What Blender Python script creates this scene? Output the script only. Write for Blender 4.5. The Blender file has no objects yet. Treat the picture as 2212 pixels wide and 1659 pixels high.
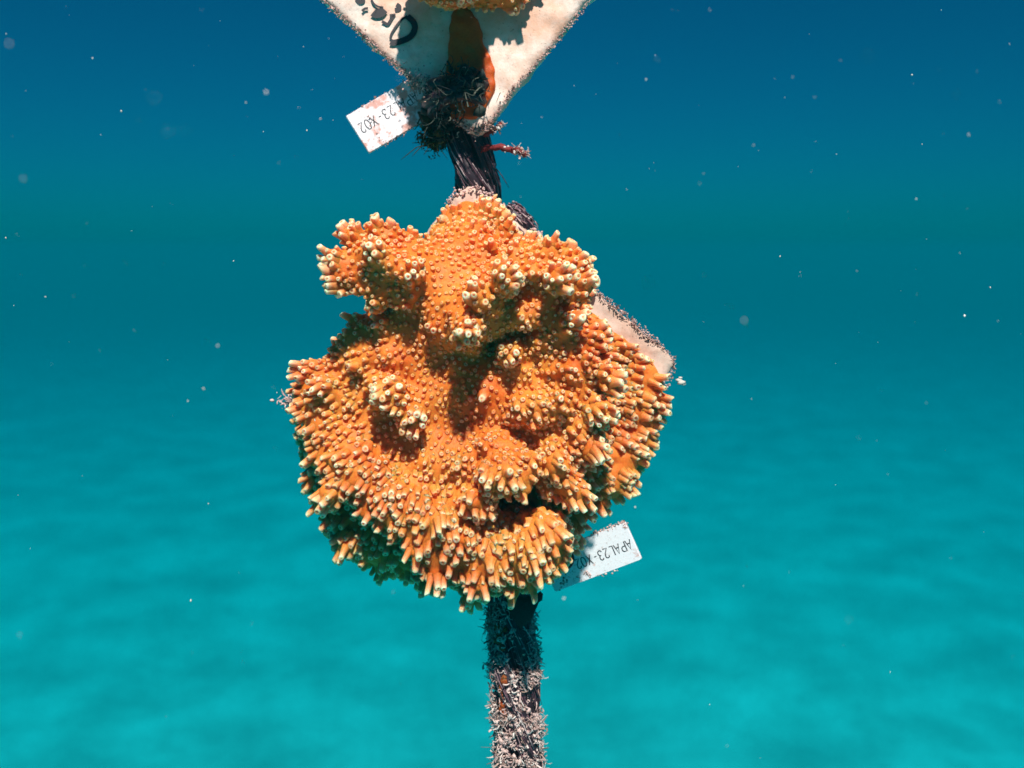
import bpy, bmesh, math, random
import numpy as np
from mathutils import Vector, Matrix, noise

# ---------------------------------------------------------------- camera
sc = bpy.context.scene
COL = sc.collection
PITCH = math.radians(8.0)
DIST = 0.275                      # camera to the middle of the coral tile, metres
CENTRE = Vector((0.0, 0.0, 2.0))  # the tile hangs two metres above the sand
FWD = Vector((0.0, math.cos(PITCH), -math.sin(PITCH)))
UP = Vector((0.0, math.sin(PITCH), math.cos(PITCH)))
cam_data = bpy.data.cameras.new("camera")
cam_data.sensor_width = 36.0
cam_data.lens = 33.0
cam_data.clip_start = 0.01
cam_data.clip_end = 400.0
cam_data.dof.use_dof = True
cam_data.dof.focus_distance = DIST - 0.018
cam_data.dof.aperture_fstop = 11.0
cam = bpy.data.objects.new("camera", cam_data)
COL.objects.link(cam)
cam.location = CENTRE - DIST * FWD
cam.rotation_euler = (math.pi / 2 - PITCH, 0, 0)
sc.camera = cam

# ---------------------------------------------------------------- sky, sun, exposure
SUN_TO = (Vector((1, 0, 0)) * 0.07 - FWD * 0.66 + UP * 0.75).normalized()
elev = math.asin(SUN_TO.z)
world = bpy.data.worlds.new("World")
sc.world = world
world.use_nodes = True
wn, wl = world.node_tree.nodes, world.node_tree.links
wn.clear()
w_out = wn.new("ShaderNodeOutputWorld")
w_bg = wn.new("ShaderNodeBackground")
w_mix = wn.new("ShaderNodeMix")
w_sky = wn.new("ShaderNodeTexSky")
w_sky.sky_type = 'NISHITA'
w_sky.sun_disc = False
w_sky.dust_density = 0.5
w_sky.sun_elevation = elev
w_sky.sun_rotation = math.atan2(SUN_TO.x, SUN_TO.y)
w_mix.data_type = 'RGBA'
w_mix.blend_type = 'MULTIPLY'
w_mix.inputs["Factor"].default_value = 1.0
w_mix.inputs["B"].default_value = (0.004, 0.197, 0.308, 1)   # daylight after metres of sea water
wl.new(w_sky.outputs[0], w_mix.inputs["A"])
wl.new(w_mix.outputs["Result"], w_bg.inputs["Color"])
w_bg.inputs["Strength"].default_value = 0.074
wl.new(w_bg.outputs[0], w_out.inputs[0])

sun_data = bpy.data.lights.new("sun", 'SUN')
sun_data.energy = 5.0
sun_data.angle = math.radians(1.8)     # softened by the rippled water surface
sun_data.color = (1.0, 0.775, 0.70)
sun = bpy.data.objects.new("sun", sun_data)
COL.objects.link(sun)
sun.rotation_euler = SUN_TO.to_track_quat('Z', 'Y').to_euler()
sun.location = (0, -3, 8)

sc.view_settings.view_transform = 'Standard'
sc.view_settings.look = 'None'
sc.view_settings.exposure = 0.72
sc.view_settings.gamma = 1.0
sc.view_settings.use_curve_mapping = False
sc.render.engine = 'CYCLES'
sc.cycles.use_denoising = True
sc.cycles.max_bounces = 6
sc.cycles.diffuse_bounces = 2
sc.cycles.glossy_bounces = 2
sc.cycles.transmission_bounces = 4
sc.cycles.transparent_max_bounces = 8
sc.cycles.volume_bounces = 1
sc.cycles.use_adaptive_sampling = True
sc.cycles.adaptive_threshold = 0.015

# ---------------------------------------------------------------- helpers
MM = 0.001
UPX = 300.0 / 2212.0              # millimetres per layout unit at the tile's plane
ROT = Matrix(((1, 0, 0), (0, math.cos(PITCH), math.sin(PITCH)), (0, -math.sin(PITCH), math.cos(PITCH))))
FRAME = Matrix.Translation(CENTRE) @ ROT.to_4x4() @ Matrix.Scale(MM, 4)
# local frame in millimetres: x right, y away from the viewer, z up along the rope


def P(u, v, h=0.0):
    """layout units to local millimetres, h = millimetres in front of the tile plane"""
    k = (DIST * 1000 - h) / (DIST * 1000)
    return Vector(((u - 1106) * UPX * k, -h, (829.5 - v) * UPX * k))


def link(o, parent=None, label=None, cat=None, group=None, kind=None):
    COL.objects.link(o)
    if parent is not None:
        o.parent = parent
    if label:
        o["label"] = label
    if cat:
        o["category"] = cat
    if group:
        o["group"] = group
    if kind:
        o["kind"] = kind
    return o


def empty(name, base, label, cat, group=None):
    """a thing: an Empty at its base (local mm); children use coordinates relative to it"""
    o = bpy.data.objects.new(name, None)
    o.empty_display_size = 0.01
    o.matrix_world = FRAME @ Matrix.Translation(base)
    link(o, None, label, cat, group)
    o["base"] = tuple(base)
    return o


def mesh_obj(name, verts, faces, mat, parent=None, base=None, smooth=True, attrs=None, **kw):
    """verts in local mm. With a parent the verts are stored relative to the parent's base."""
    me = bpy.data.meshes.new(name)
    v = np.asarray(verts, dtype=np.float64).reshape(-1, 3)
    if parent is not None:
        v = v - np.array(parent["base"])
    elif base is not None:
        v = v - np.array(base)
    if isinstance(faces, np.ndarray):
        faces = faces.tolist()
    me.from_pydata(v.tolist(), [], faces)
    if attrs:
        for an, av in attrs.items():
            a = me.attributes.new(an, 'FLOAT', 'POINT')
            a.data.foreach_set('value', np.asarray(av, dtype=np.float32))
    if smooth:
        me.polygons.foreach_set('use_smooth', [True] * len(me.polygons))
    me.materials.append(mat)
    me.update()
    o = bpy.data.objects.new(name, me)
    if parent is None:
        o.matrix_world = FRAME @ Matrix.Translation(base if base is not None else (0, 0, 0))
        o["base"] = tuple(base if base is not None else (0, 0, 0))
    else:
        o["base"] = tuple(parent["base"])
    return link(o, parent, **kw)


class NT:
    """small node-tree writer"""
    def __init__(self, name):
        self.m = bpy.data.materials.new(name)
        self.m.use_nodes = True
        self.t = self.m.node_tree
        self.b = self.t.nodes["Principled BSDF"]
        self.out = self.t.nodes["Material Output"]

    def n(self, typ, **kw):
        x = self.t.nodes.new(typ)
        for k, v in kw.items():
            setattr(x, k, v)
        return x

    def l(self, a, b):
        self.t.links.new(a, b)

    def noise(self, scale, detail=4, rough=0.55, vec=None):
        x = self.n("ShaderNodeTexNoise")
        x.inputs["Scale"].default_value = scale
        x.inputs["Detail"].default_value = detail
        x.inputs["Roughness"].default_value = rough
        if vec is None:
            tc = self.n("ShaderNodeTexCoord")
            vec = tc.outputs["Object"]
        self.l(vec, x.inputs["Vector"])
        return x

    def ramp(self, fac, stops):
        r = self.n("ShaderNodeValToRGB")
        e = r.color_ramp.elements
        while len(e) < len(stops):
            e.new(0.5)
        for i, (p, c) in enumerate(stops):
            e[i].position = p
            e[i].color = (*c, 1) if len(c) == 3 else c
        self.l(fac, r.inputs[0])
        return r

    def mix(self, fac, a, b, blend='MIX'):
        x = self.n("ShaderNodeMix", data_type='RGBA', blend_type=blend)
        for s, v in (("Factor", fac), ("A", a), ("B", b)):
            if hasattr(v, "is_output"):
                self.l(v, x.inputs[s])
            elif s == "Factor":
                x.inputs[s].default_value = v
            else:
                x.inputs[s].default_value = (*v, 1)
        return x.outputs["Result"]

    def bump(self, h, strength=0.3, dist=0.001):
        b = self.n("ShaderNodeBump")
        b.inputs["Strength"].default_value = strength
        b.inputs["Distance"].default_value = dist
        self.l(h, b.inputs["Height"])
        self.l(b.outputs[0], self.b.inputs["Normal"])
        return b


# ---------------------------------------------------------------- seabed and water
def make_seabed():
    rng = np.random.default_rng(4)
    n_r, n_a = 260, 420
    r = 0.35 + (np.linspace(0, 1, n_r) ** 2.6) * 150.0
    a = np.linspace(0, 2 * np.pi, n_a, endpoint=False)
    R, A = np.meshgrid(r, a, indexing='ij')
    X, Y = R * np.cos(A), R * np.sin(A)
    Z = np.zeros_like(X)
    wx = X + 0.5 * np.sin(Y * 0.9 + 1.0) + 0.25 * np.sin(Y * 2.3)
    wy = Y + 0.5 * np.sin(X * 0.7 + 2.0) + 0.22 * np.sin(X * 2.9 + 0.5)
    fall = np.clip(1.2 - R / 60.0, 0.1, 1)
    for k in range(46):
        f = 0.45 * 1.085 ** k
        th = 1.1 + rng.normal(0, 1.0)
        ph = rng.uniform(0, 6.28)
        keep = np.clip(2.0 - f * R / 60.0, 0, 1)
        Z += keep * 0.018 / (f ** 0.95) * np.sin((wx * np.cos(th) + wy * np.sin(th)) * f * 2.1 + ph) * 0.30
    Z = Z * fall
    # a few shallow hollows and small mounds
    for k in range(70):
        cx, cy = rng.uniform(-7, 7), rng.uniform(2.5, 13)
        s = rng.uniform(0.07, 0.26)
        Z += rng.choice([-1, -1, 1]) * rng.uniform(0.02, 0.05) * np.exp(-((X - cx) ** 2 + (Y - cy) ** 2) / (2 * s * s))
    V = np.stack([X, Y, Z - 0.7], -1).reshape(-1, 3)
    V = np.vstack([V, [[0, 0, -0.7]]])
    F = []
    for i in range(n_r - 1):
        for j in range(n_a):
            j2 = (j + 1) % n_a
            F.append((i * n_a + j, (i + 1) * n_a + j, (i + 1) * n_a + j2, i * n_a + j2))
    c = len(V) - 1
    for j in range(n_a):
        F.append((c, j, (j + 1) % n_a))
    m = NT("sand")
    n1 = m.noise(1.7, 6, 0.6)
    n2 = m.noise(14.0, 5, 0.6)
    col = m.ramp(n1.outputs[0], [(0.30, (0.31, 0.33, 0.32)), (0.5, (0.43, 0.45, 0.435)), (0.68, (0.56, 0.58, 0.565))])
    col2 = m.mix(0.25, col.outputs[0], n2.outputs[0], 'OVERLAY')
    m.l(col2, m.b.inputs["Base Color"])
    m.b.inputs["Roughness"].default_value = 0.95
    m.bump(n2.outputs[0], 0.5, 0.02)
    me = bpy.data.meshes.new("seabed")
    me.from_pydata(V.tolist(), [], F)
    me.polygons.foreach_set('use_smooth', [True] * len(me.polygons))
    me.materials.append(m.m)
    o = bpy.data.objects.new("seabed", me)
    link(o, None, "rippled pale sand seabed fading into blue green water", None, None, "structure")


make_seabed()


def make_water():
    bm = bmesh.new()
    bmesh.ops.create_cube(bm, size=1.0)
    me = bpy.data.meshes.new("haze")
    bmesh.ops.scale(bm, vec=(320, 320, 4.02), verts=bm.verts)
    bmesh.ops.translate(bm, vec=(0, 0, 0.21), verts=bm.verts)     # from -1.8 to 2.22 m
    bm.to_mesh(me)
    bm.free()
    m = bpy.data.materials.new("sea_water")
    m.use_nodes = True
    t = m.node_tree
    t.nodes.clear()
    out = t.nodes.new("ShaderNodeOutputMaterial")
    v = t.nodes.new("ShaderNodeVolumePrincipled")
    st = WATER_T
    ss = WATER_S
    dens = max(st)
    colr, absr = [], []
    for i in range(3):
        c = ss[i] / dens
        k = (st[i] / dens - c) / max(1e-6, 1 - c)
        colr.append(c)
        absr.append((1 - k) ** 2)
    v.inputs["Color"].default_value = (*colr, 1)
    v.inputs["Absorption Color"].default_value = (*absr, 1)
    v.inputs["Density"].default_value = dens
    v.inputs["Anisotropy"].default_value = 0.0
    t.links.new(v.outputs[0], out.inputs["Volume"])
    me.materials.append(m)
    o = bpy.data.objects.new("haze", me)
    link(o, None, "clear blue green sea water around the rope", None, None, "stuff")


WATER_T = (0.61, 0.110, 0.095)     # extinction per metre
WATER_S = (0.0, 0.0249, 0.0298)      # scattering per metre
make_water()

# ---------------------------------------------------------------- materials
def mat_coral(name, body=(0.88, 0.262, 0.040), deep=(0.76, 0.140, 0.014), tip=(0.97, 0.76, 0.52)):
    m = NT(name)
    at = m.n("ShaderNodeAttribute", attribute_name="tip")
    wh = m.n("ShaderNodeAttribute", attribute_name="pale")
    cu = m.n("ShaderNodeAttribute", attribute_name="cup")
    tc = m.n("ShaderNodeTexCoord")
    geo = m.n("ShaderNodeNewGeometry")
    n1 = m.noise(55.0, 3, 0.6, geo.outputs["Position"])
    n2 = m.noise(1500.0, 2, 0.5, geo.outputs["Position"])
    r1 = m.ramp(n1.outputs[0], [(0.34, deep), (0.62, body)])
    r2 = m.ramp(n2.outputs[0], [(0.30, (0.80, 0.66, 0.5)), (0.60, (1, 1, 1))])
    base = m.mix(0.55, r1.outputs[0], r2.outputs[0], 'MULTIPLY')
    # pale growing tips
    p = m.n("ShaderNodeMath", operation='MULTIPLY')
    m.l(at.outputs["Fac"], p.inputs[0])
    m.l(wh.outputs["Fac"], p.inputs[1])
    c2 = m.mix(p.outputs[0], base, tip)
    # polyp mouth: warmer brown tissue
    kc = m.n("ShaderNodeMath", operation='MULTIPLY')
    m.l(cu.outputs["Fac"], kc.inputs[0])
    kc.inputs[1].default_value = 0.75
    c3 = m.mix(kc.outputs[0], c2, (0.58, 0.18, 0.04))
    m.l(c3, m.b.inputs["Base Color"])
    m.b.inputs["Roughness"].default_value = 0.55
    m.b.inputs["Specular IOR Level"].default_value = 0.25
    m.b.inputs["Subsurface Weight"].default_value = 0.85
    m.b.inputs["Subsurface Radius"].default_value = (1.0, 0.35, 0.12)
    m.b.inputs["Subsurface Scale"].default_value = 0.0028
    m.bump(n2.outputs[0], 0.35, 0.0004)
    return m.m


# ---------------------------------------------------------------- implicit surface tools
class Field:
    def __init__(self, lo, hi, step):
        self.lo = np.array(lo, float)
        self.step = step
        n = np.ceil((np.array(hi) - self.lo) / step).astype(int) + 1
        self.n = n
        ax = [self.lo[i] + step * np.arange(n[i]) for i in range(3)]
        self.ax = ax
        self.v = np.full(n, 30.0, dtype=np.float32)

    def sub(self, lo, hi):
        s = []
        for i in range(3):
            a = max(0, int((lo[i] - self.lo[i]) / self.step))
            b = min(self.n[i], int((hi[i] - self.lo[i]) / self.step) + 2)
            if b <= a:
                return None
            s.append(slice(a, b))
        return tuple(s)

    def grid(self, s):
        return np.meshgrid(*[self.ax[i][s[i]] for i in range(3)], indexing='ij')

    def smin(self, s, d, k):
        a = self.v[s]
        h = np.clip(0.5 + 0.5 * (d - a) / k, 0, 1)
        self.v[s] = d + (a - d) * h - k * h * (1 - h)

    def capsule(self, a, b, r1, r2, k=4.0):
        a, b = np.array(a), np.array(b)
        R = max(r1, r2) + k * 2 + 4
        s = self.sub(np.minimum(a, b) - R, np.maximum(a, b) + R)
        if s is None:
            return
        X, Y, Z = self.grid(s)
        ab = b - a
        t = ((X - a[0]) * ab[0] + (Y - a[1]) * ab[1] + (Z - a[2]) * ab[2]) / max(1e-9, ab @ ab)
        t = np.clip(t, 0, 1)
        d = np.sqrt((X - a[0] - t * ab[0]) ** 2 + (Y - a[1] - t * ab[1]) ** 2 + (Z - a[2] - t * ab[2]) ** 2) - (r1 + (r2 - r1) * t)
        self.smin(s, d, k)

    def sheet(self, poly, top, back, k=3.0, round_=3.0):
        """a slab inside a polygon (x, z) whose front height is `top`(x, z) mm and whose back lies at h = back"""
        s = tuple(slice(0, n) for n in self.n)
        x, z = self.ax[0], self.ax[2]
        X2, Z2 = np.meshgrid(x, z, indexing='ij')
        d2 = poly_dist(poly, X2, Z2)
        T = top(X2, Z2) if callable(top) else np.full_like(X2, top)
        H = -self.ax[1]
        d = np.maximum(H[None, :, None] - T[:, None, :], back - H[None, :, None])
        e = d2[:, None, :]
        q = np.sqrt(np.maximum(d + round_, 0) ** 2 + np.maximum(e + round_, 0) ** 2) - round_
        q = np.where((d + round_ < 0) & (e + round_ < 0), np.maximum(d, e), q)
        self.smin(s, q.astype(np.float32), k)

    def ripple(self, amp, wl, seed, n=10):
        rng = np.random.default_rng(seed)
        acc = np.zeros_like(self.v)
        X, Y, Z = [self.ax[i].astype(np.float32) for i in range(3)]
        for _ in range(n):
            w = rng.normal(size=3)
            w = w / np.linalg.norm(w) * 2 * np.pi / (wl * rng.uniform(0.7, 1.5))
            acc += np.sin(X[:, None, None] * w[0] + Y[None, :, None] * w[1] + Z[None, None, :] * w[2] + rng.uniform(0, 6.28)).astype(np.float32)
        self.v += acc * (amp / math.sqrt(n))

    def at(self, p):
        q = (np.asarray(p) - self.lo) / self.step
        q = np.clip(q, 0, self.n - 1.001)
        i = q.astype(int)
        f = q - i
        out = 0
        for dx in (0, 1):
            for dy in (0, 1):
                for dz in (0, 1):
                    w = np.abs(1 - dx - f[:, 0]) * np.abs(1 - dy - f[:, 1]) * np.abs(1 - dz - f[:, 2])
                    out = out + w * self.v[i[:, 0] + dx, i[:, 1] + dy, i[:, 2] + dz]
        return out

    def normal(self, p, e=1.0):
        g = np.stack([self.at(p + e * np.eye(3)[i]) - self.at(p - e * np.eye(3)[i]) for i in range(3)], -1)
        return g / np.maximum(1e-9, np.linalg.norm(g, axis=1, keepdims=True))

    def mesh(self):
        v = self.v
        ins = v < 0
        c = np.zeros(tuple(self.n - 1), int)
        for dx in (0, 1):
            for dy in (0, 1):
                for dz in (0, 1):
                    c += ins[dx:self.n[0] - 1 + dx, dy:self.n[1] - 1 + dy, dz:self.n[2] - 1 + dz]
        act = np.argwhere((c > 0) & (c < 8))
        idx = -np.ones(tuple(self.n - 1), int)
        idx[act[:, 0], act[:, 1], act[:, 2]] = np.arange(len(act))
        pos = np.zeros((len(act), 3))
        cnt = np.zeros(len(act))
        corners = [(x, y, z) for x in (0, 1) for y in (0, 1) for z in (0, 1)]
        for a in corners:
            for ax in range(3):
                if a[ax] == 1:
                    continue
                b = list(a)
                b[ax] = 1
                va = v[act[:, 0] + a[0], act[:, 1] + a[1], act[:, 2] + a[2]]
                vb = v[act[:, 0] + b[0], act[:, 1] + b[1], act[:, 2] + b[2]]
                m = (va < 0) != (vb < 0)
                t = np.where(m, va / np.where(va - vb == 0, 1, va - vb), 0)
                pt = act + np.array(a)
                pt = pt.astype(float)
                pt[:, ax] += t
                pos[m] += pt[m]
                cnt[m] += 1
        pos /= cnt[:, None]
        V = self.lo + pos * self.step
        F = []
        for ax in range(3):
            o1, o2 = [(1, 2), (2, 0), (0, 1)][ax]
            sl0 = [slice(None)] * 3
            sl1 = [slice(None)] * 3
            sl0[ax] = slice(0, -1)
            sl1[ax] = slice(1, None)
            ch = ins[tuple(sl0)] != ins[tuple(sl1)]
            e = np.argwhere(ch)
            ok = (e[:, o1] > 0) & (e[:, o2] > 0) & (e[:, o1] < self.n[o1] - 1) & (e[:, o2] < self.n[o2] - 1)
            e = e[ok]
            def cell(d1, d2):
                q = e.copy()
                q[:, o1] += d1
                q[:, o2] += d2
                return idx[q[:, 0], q[:, 1], q[:, 2]]
            quad = np.stack([cell(-1, -1), cell(0, -1), cell(0, 0), cell(-1, 0)], -1)
            flip = ~ins[e[:, 0], e[:, 1], e[:, 2]]
            quad[flip] = quad[flip][:, ::-1]
            F.append(quad)
        return V, np.vstack(F)


def poly_dist(poly, X, Z):
    p = np.array(poly, float)
    d = np.full(X.shape, 1e9)
    inside = np.zeros(X.shape, bool)
    for i in range(len(p)):
        a, b = p[i], p[(i + 1) % len(p)]
        ab = b - a
        t = np.clip(((X - a[0]) * ab[0] + (Z - a[1]) * ab[1]) / (ab @ ab), 0, 1)
        d = np.minimum(d, np.hypot(X - a[0] - t * ab[0], Z - a[1] - t * ab[1]))
        cr = ((a[1] > Z) != (b[1] > Z)) & (X < (b[0] - a[0]) * (Z - a[1]) / (b[1] - a[1] if b[1] != a[1] else 1e-9) + a[0])
        inside ^= cr
    return np.where(inside, -d, d)


def PXZ(pts, h=0.0):
    return [(P(u, v, h).x, P(u, v, h).z) for u, v in pts]


# ---------------------------------------------------------------- corallites
NSEG = 10
#          axial (fraction of length, extra mm), radius factor, tip, cup
PROFILE = [(0.0, -0.7, 1.8, 0.0, 0.0), (0.0, 0.02, 1.38, 0.03, 0.0), (0.40, 0.0, 1.06, 0.10, 0.0), (0.78, 0.0, 0.98, 0.42, 0.0),
           (0.94, 0.0, 0.88, 0.88, 0.0), (1.0, 0.0, 0.70, 1.0, 0.0), (1.0, 0.03, 0.52, 0.95, 0.10), (1.0, -0.16, 0.36, 0.6, 0.55), (1.0, -0.24, 0.24, 0.4, 0.85), (1.0, -0.12, 0.10, 0.4, 0.6)]


def corallite_arrays(length, radius, pale, mouth, wob):
    """one corallite along +z as rings; returns verts, tip, cup"""
    V, T, C = [], [], []
    for (f, e, rf, tp, cp) in PROFILE:
        z = f * length + e * (radius if f == 1.0 else 1.0)
        inner = f == 1.0 and e < -0.1
        for k in range(NSEG):
            a = 2 * math.pi * k / NSEG
            rr = radius * rf * (1 + 0.06 * math.sin(3 * a + wob) + 0.05 * math.sin(2 * a + 2.3 * wob))
            if inner:
                rr *= mouth
            bx = 0.16 * length * math.sin(3.7 * wob) * f * f
            V.append((rr * math.cos(a) + bx, rr * math.sin(a), z + 0.26 * radius * math.sin(a + wob) * f * f))
            T.append(tp)
            C.append(cp)
    return V, T, C


def corallite_faces():
    F = []
    nr = len(PROFILE)
    for i in range(nr - 1):
        for k in range(NSEG):
            k2 = (k + 1) % NSEG
            F.append((i * NSEG + k, i * NSEG + k2, (i + 1) * NSEG + k2, (i + 1) * NSEG + k))
    F.append(tuple((nr - 1) * NSEG + k for k in range(NSEG)))
    return F


CF = corallite_faces()


def scatter(field, V, F, spacing, rng, front_only=None):
    """blue-noise points on a mesh"""
    tri = np.vstack([F[:, [0, 1, 2]], F[:, [0, 2, 3]]])
    A, B, C = V[tri[:, 0]], V[tri[:, 1]], V[tri[:, 2]]
    ar = 0.5 * np.linalg.norm(np.cross(B - A, C - A), axis=1)
    n = int(ar.sum() / (spacing ** 2) * 9)
    pick = rng.choice(len(tri), n, p=ar / ar.sum())
    u, w = rng.random(n), rng.random(n)
    s = u + w > 1
    u[s], w[s] = 1 - u[s], 1 - w[s]
    pts = A[pick] + u[:, None] * (B - A)[pick] + w[:, None] * (C - A)[pick]
    if front_only is not None:
        pts = pts[front_only(pts)]
    cell = {}
    keep = []
    sp = spacing * rng.uniform(0.80, 1.25, len(pts))
    for i, p in enumerate(pts):
        key = (int(p[0] // spacing), int(p[1] // spacing), int(p[2] // spacing))
        ok = True
        for dx in (-1, 0, 1):
            for dy in (-1, 0, 1):
                for dz in (-1, 0, 1):
                    for j in cell.get((key[0] + dx, key[1] + dy, key[2] + dz), ()):
                        q = pts[j]
                        if (p[0] - q[0]) ** 2 + (p[1] - q[1]) ** 2 + (p[2] - q[2]) ** 2 < sp[i] ** 2:
                            ok = False
                            break
                    if not ok:
                        break
                if not ok:
                    break
            if not ok:
                break
        if ok:
            keep.append(i)
            cell.setdefault(key, []).append(i)
    return pts[keep]


def frame_from(d):
    q = Vector(d).to_track_quat('Z', 'Y')
    return q


def build_coral(thing, field, origin, mat, spacing, rng, len_max, n_single, rad=(0.50, 1.0), extra=(), front_only=None, bare=None, spread=(0, 0, 1e6, 1)):
    V, F = field.mesh()
    body = mesh_obj("coral_body", V, F, mat, thing, attrs={"tip": np.zeros(len(V)), "pale": np.zeros(len(V)), "cup": np.zeros(len(V))})
    pts = scatter(field, V, F, spacing, rng, front_only)
    nrm = field.normal(pts, 1.6)
    nsm = field.normal(pts, 4.0)
    g = pts - np.array(origin)
    g /= np.linalg.norm(g, axis=1, keepdims=True)
    g2 = g * np.array([1.0, 0.35, 1.0])             # growth runs outwards over the face of the tile
    gt = g2 - nsm * (g2 * nsm).sum(1, keepdims=True)
    gt /= np.maximum(1e-6, np.linalg.norm(gt, axis=1, keepdims=True))
    t2 = np.cross(nsm, gt)
    R = 5.0
    fwd = field.at(pts + gt * R) / R
    conv = (fwd + field.at(pts - gt * R) / R + field.at(pts + t2 * R) / R + field.at(pts - t2 * R) / R) / 4
    ahead = np.clip((0.60 * fwd + 0.75 * conv - 0.16) / 0.50, 0, 1)
    cd = np.hypot(pts[:, 0] - spread[0], pts[:, 2] - spread[1])
    out_r = np.clip((cd - spread[2]) / spread[3], 0, 1)
    out_r *= 1 - 0.62 * np.clip((pts[:, 2] - spread[1]) / 22.0, 0, 1)      # the upper part grows slowly
    items = []
    for i in range(len(pts)):
        e = ahead[i]
        rr = out_r[i]
        grow = max(e, 0.85 * rr)
        L = 0.42 + (len_max * 0.60) * rr ** 1.3 * rng.uniform(0.55, 1.2) + (len_max * (0.50 + 0.35 * (1 - rr))) * e ** 1.3 * rng.uniform(0.5, 1.15) + abs(rng.normal(0, 0.35))
        r = rad[0] + (rad[1] - rad[0]) * min(1, grow * 0.9 + rng.uniform(-0.1, 0.25))
        r *= rng.uniform(0.80, 1.15)
        if rng.random() < 0.16:
            r *= 0.62
            L *= 0.5
        d = nrm[i] * 0.60 + g[i] * (0.55 + 0.35 * e) + g2[i] * 0.45 * rr + rng.normal(0, 0.10, 3)
        d /= np.linalg.norm(d)
        pale = np.clip(0.25 + 0.28 * rr + 0.70 * e ** 1.3 * rng.uniform(0.45, 1.35) + rng.normal(0, 0.10), 0.04, 1.0)
        if rng.random() < 0.36 * rr:
            continue
        if bare is not None:
            f = bare(pts[i])
            if f < 0.5 and rng.random() > f * 1.6:
                continue
        items.append((pts[i], d, L, r, pale, rng.uniform(0.08, 0.92), rng.uniform(0, 6.28)))
    for (p, d, L, r, pale) in extra:
        d = np.array(d, float)
        items.append((np.array(p), d / np.linalg.norm(d), L, r, pale, 0.8, 1.0))
    toward = np.array([0, -1.0, 0])
    score = [it[2] * it[3] * (1.25 + it[1] @ toward) for it in items]
    order = np.argsort(score)[::-1]
    single = set(order[:n_single].tolist())
    # shared meshes for the large ones: 3 paleness levels x 3 mouths
    variants = {}
    for a in range(4):
        for b in range(3):
            Vv, Tt, Cc = corallite_arrays(4.0, 1.2, 1, 0.18 + 0.32 * b, 1.0 + 2.1 * b + a)
            me = bpy.data.meshes.new("corallite")
            me.from_pydata(Vv, [], CF)
            me.polygons.foreach_set('use_smooth', [True] * len(me.polygons))
            for an, av in (("tip", Tt), ("cup", Cc), ("pale", [0.25 + 0.25 * a] * len(Vv))):
                t = me.attributes.new(an, 'FLOAT', 'POINT')
                t.data.foreach_set('value', np.array(av, dtype=np.float32))
            me.materials.append(mat)
            variants[(a, b)] = me
    AV, AF, AT, AC, AP = [], [], [], [], []
    base = np.array(thing["base"])
    for i, (p, d, L, r, pale, mouth, wob) in enumerate(items):
        q = frame_from(d)
        if i in single:
            a = int(np.clip(round((pale - 0.25) / 0.25), 0, 3))
            b = int(np.clip((mouth - 0.08) / 0.29, 0, 2))
            o = bpy.data.objects.new("corallite", variants[(a, b)])
            o.location = Vector(p - base)
            o.rotation_mode = 'QUATERNION'
            from mathutils import Quaternion
            o.rotation_quaternion = q @ Quaternion((0, 0, 1), wob)
            o.scale = (r / 1.2, r / 1.2, L / 4.0)
            link(o, thing)
        else:
            Vv, Tt, Cc = corallite_arrays(L, r, pale, mouth, wob)
            M = np.array(q.to_matrix())
            off = len(AV) * NSEG * len(PROFILE)
            AV.append(np.array(Vv) @ M.T + p)
            AT.append(Tt)
            AC.append(Cc)
            AP.append([pale] * len(Vv))
            AF.extend([tuple(x + off for x in f) for f in CF])
    o = mesh_obj("small_corallites", np.vstack(AV), AF, mat, thing,
                 attrs={"tip": np.concatenate(AT), "cup": np.concatenate(AC), "pale": np.concatenate(AP)}, kind="stuff")
    print("corallites", len(items), "body faces", len(F))
    return body, V


rng = np.random.default_rng(11)
CORAL = mat_coral("coral_tissue")

# ---- the large colony on the lower tile
SHEET = [(985, 452), (1015, 436), (1058, 442), (1092, 465), (1145, 545), (1250, 650), (1336, 718), (1408, 780), (1430, 822), (1426, 880), (1394, 965),
         (1342, 1050), (1285, 1108), (1236, 1158), (1176, 1222), (1125, 1236), (1045, 1222), (950, 1200), (860, 1150), (790, 1090), (710, 1000), (640, 900),
         (688, 812), (772, 712), (845, 605), (925, 505), (960, 462)]


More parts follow.
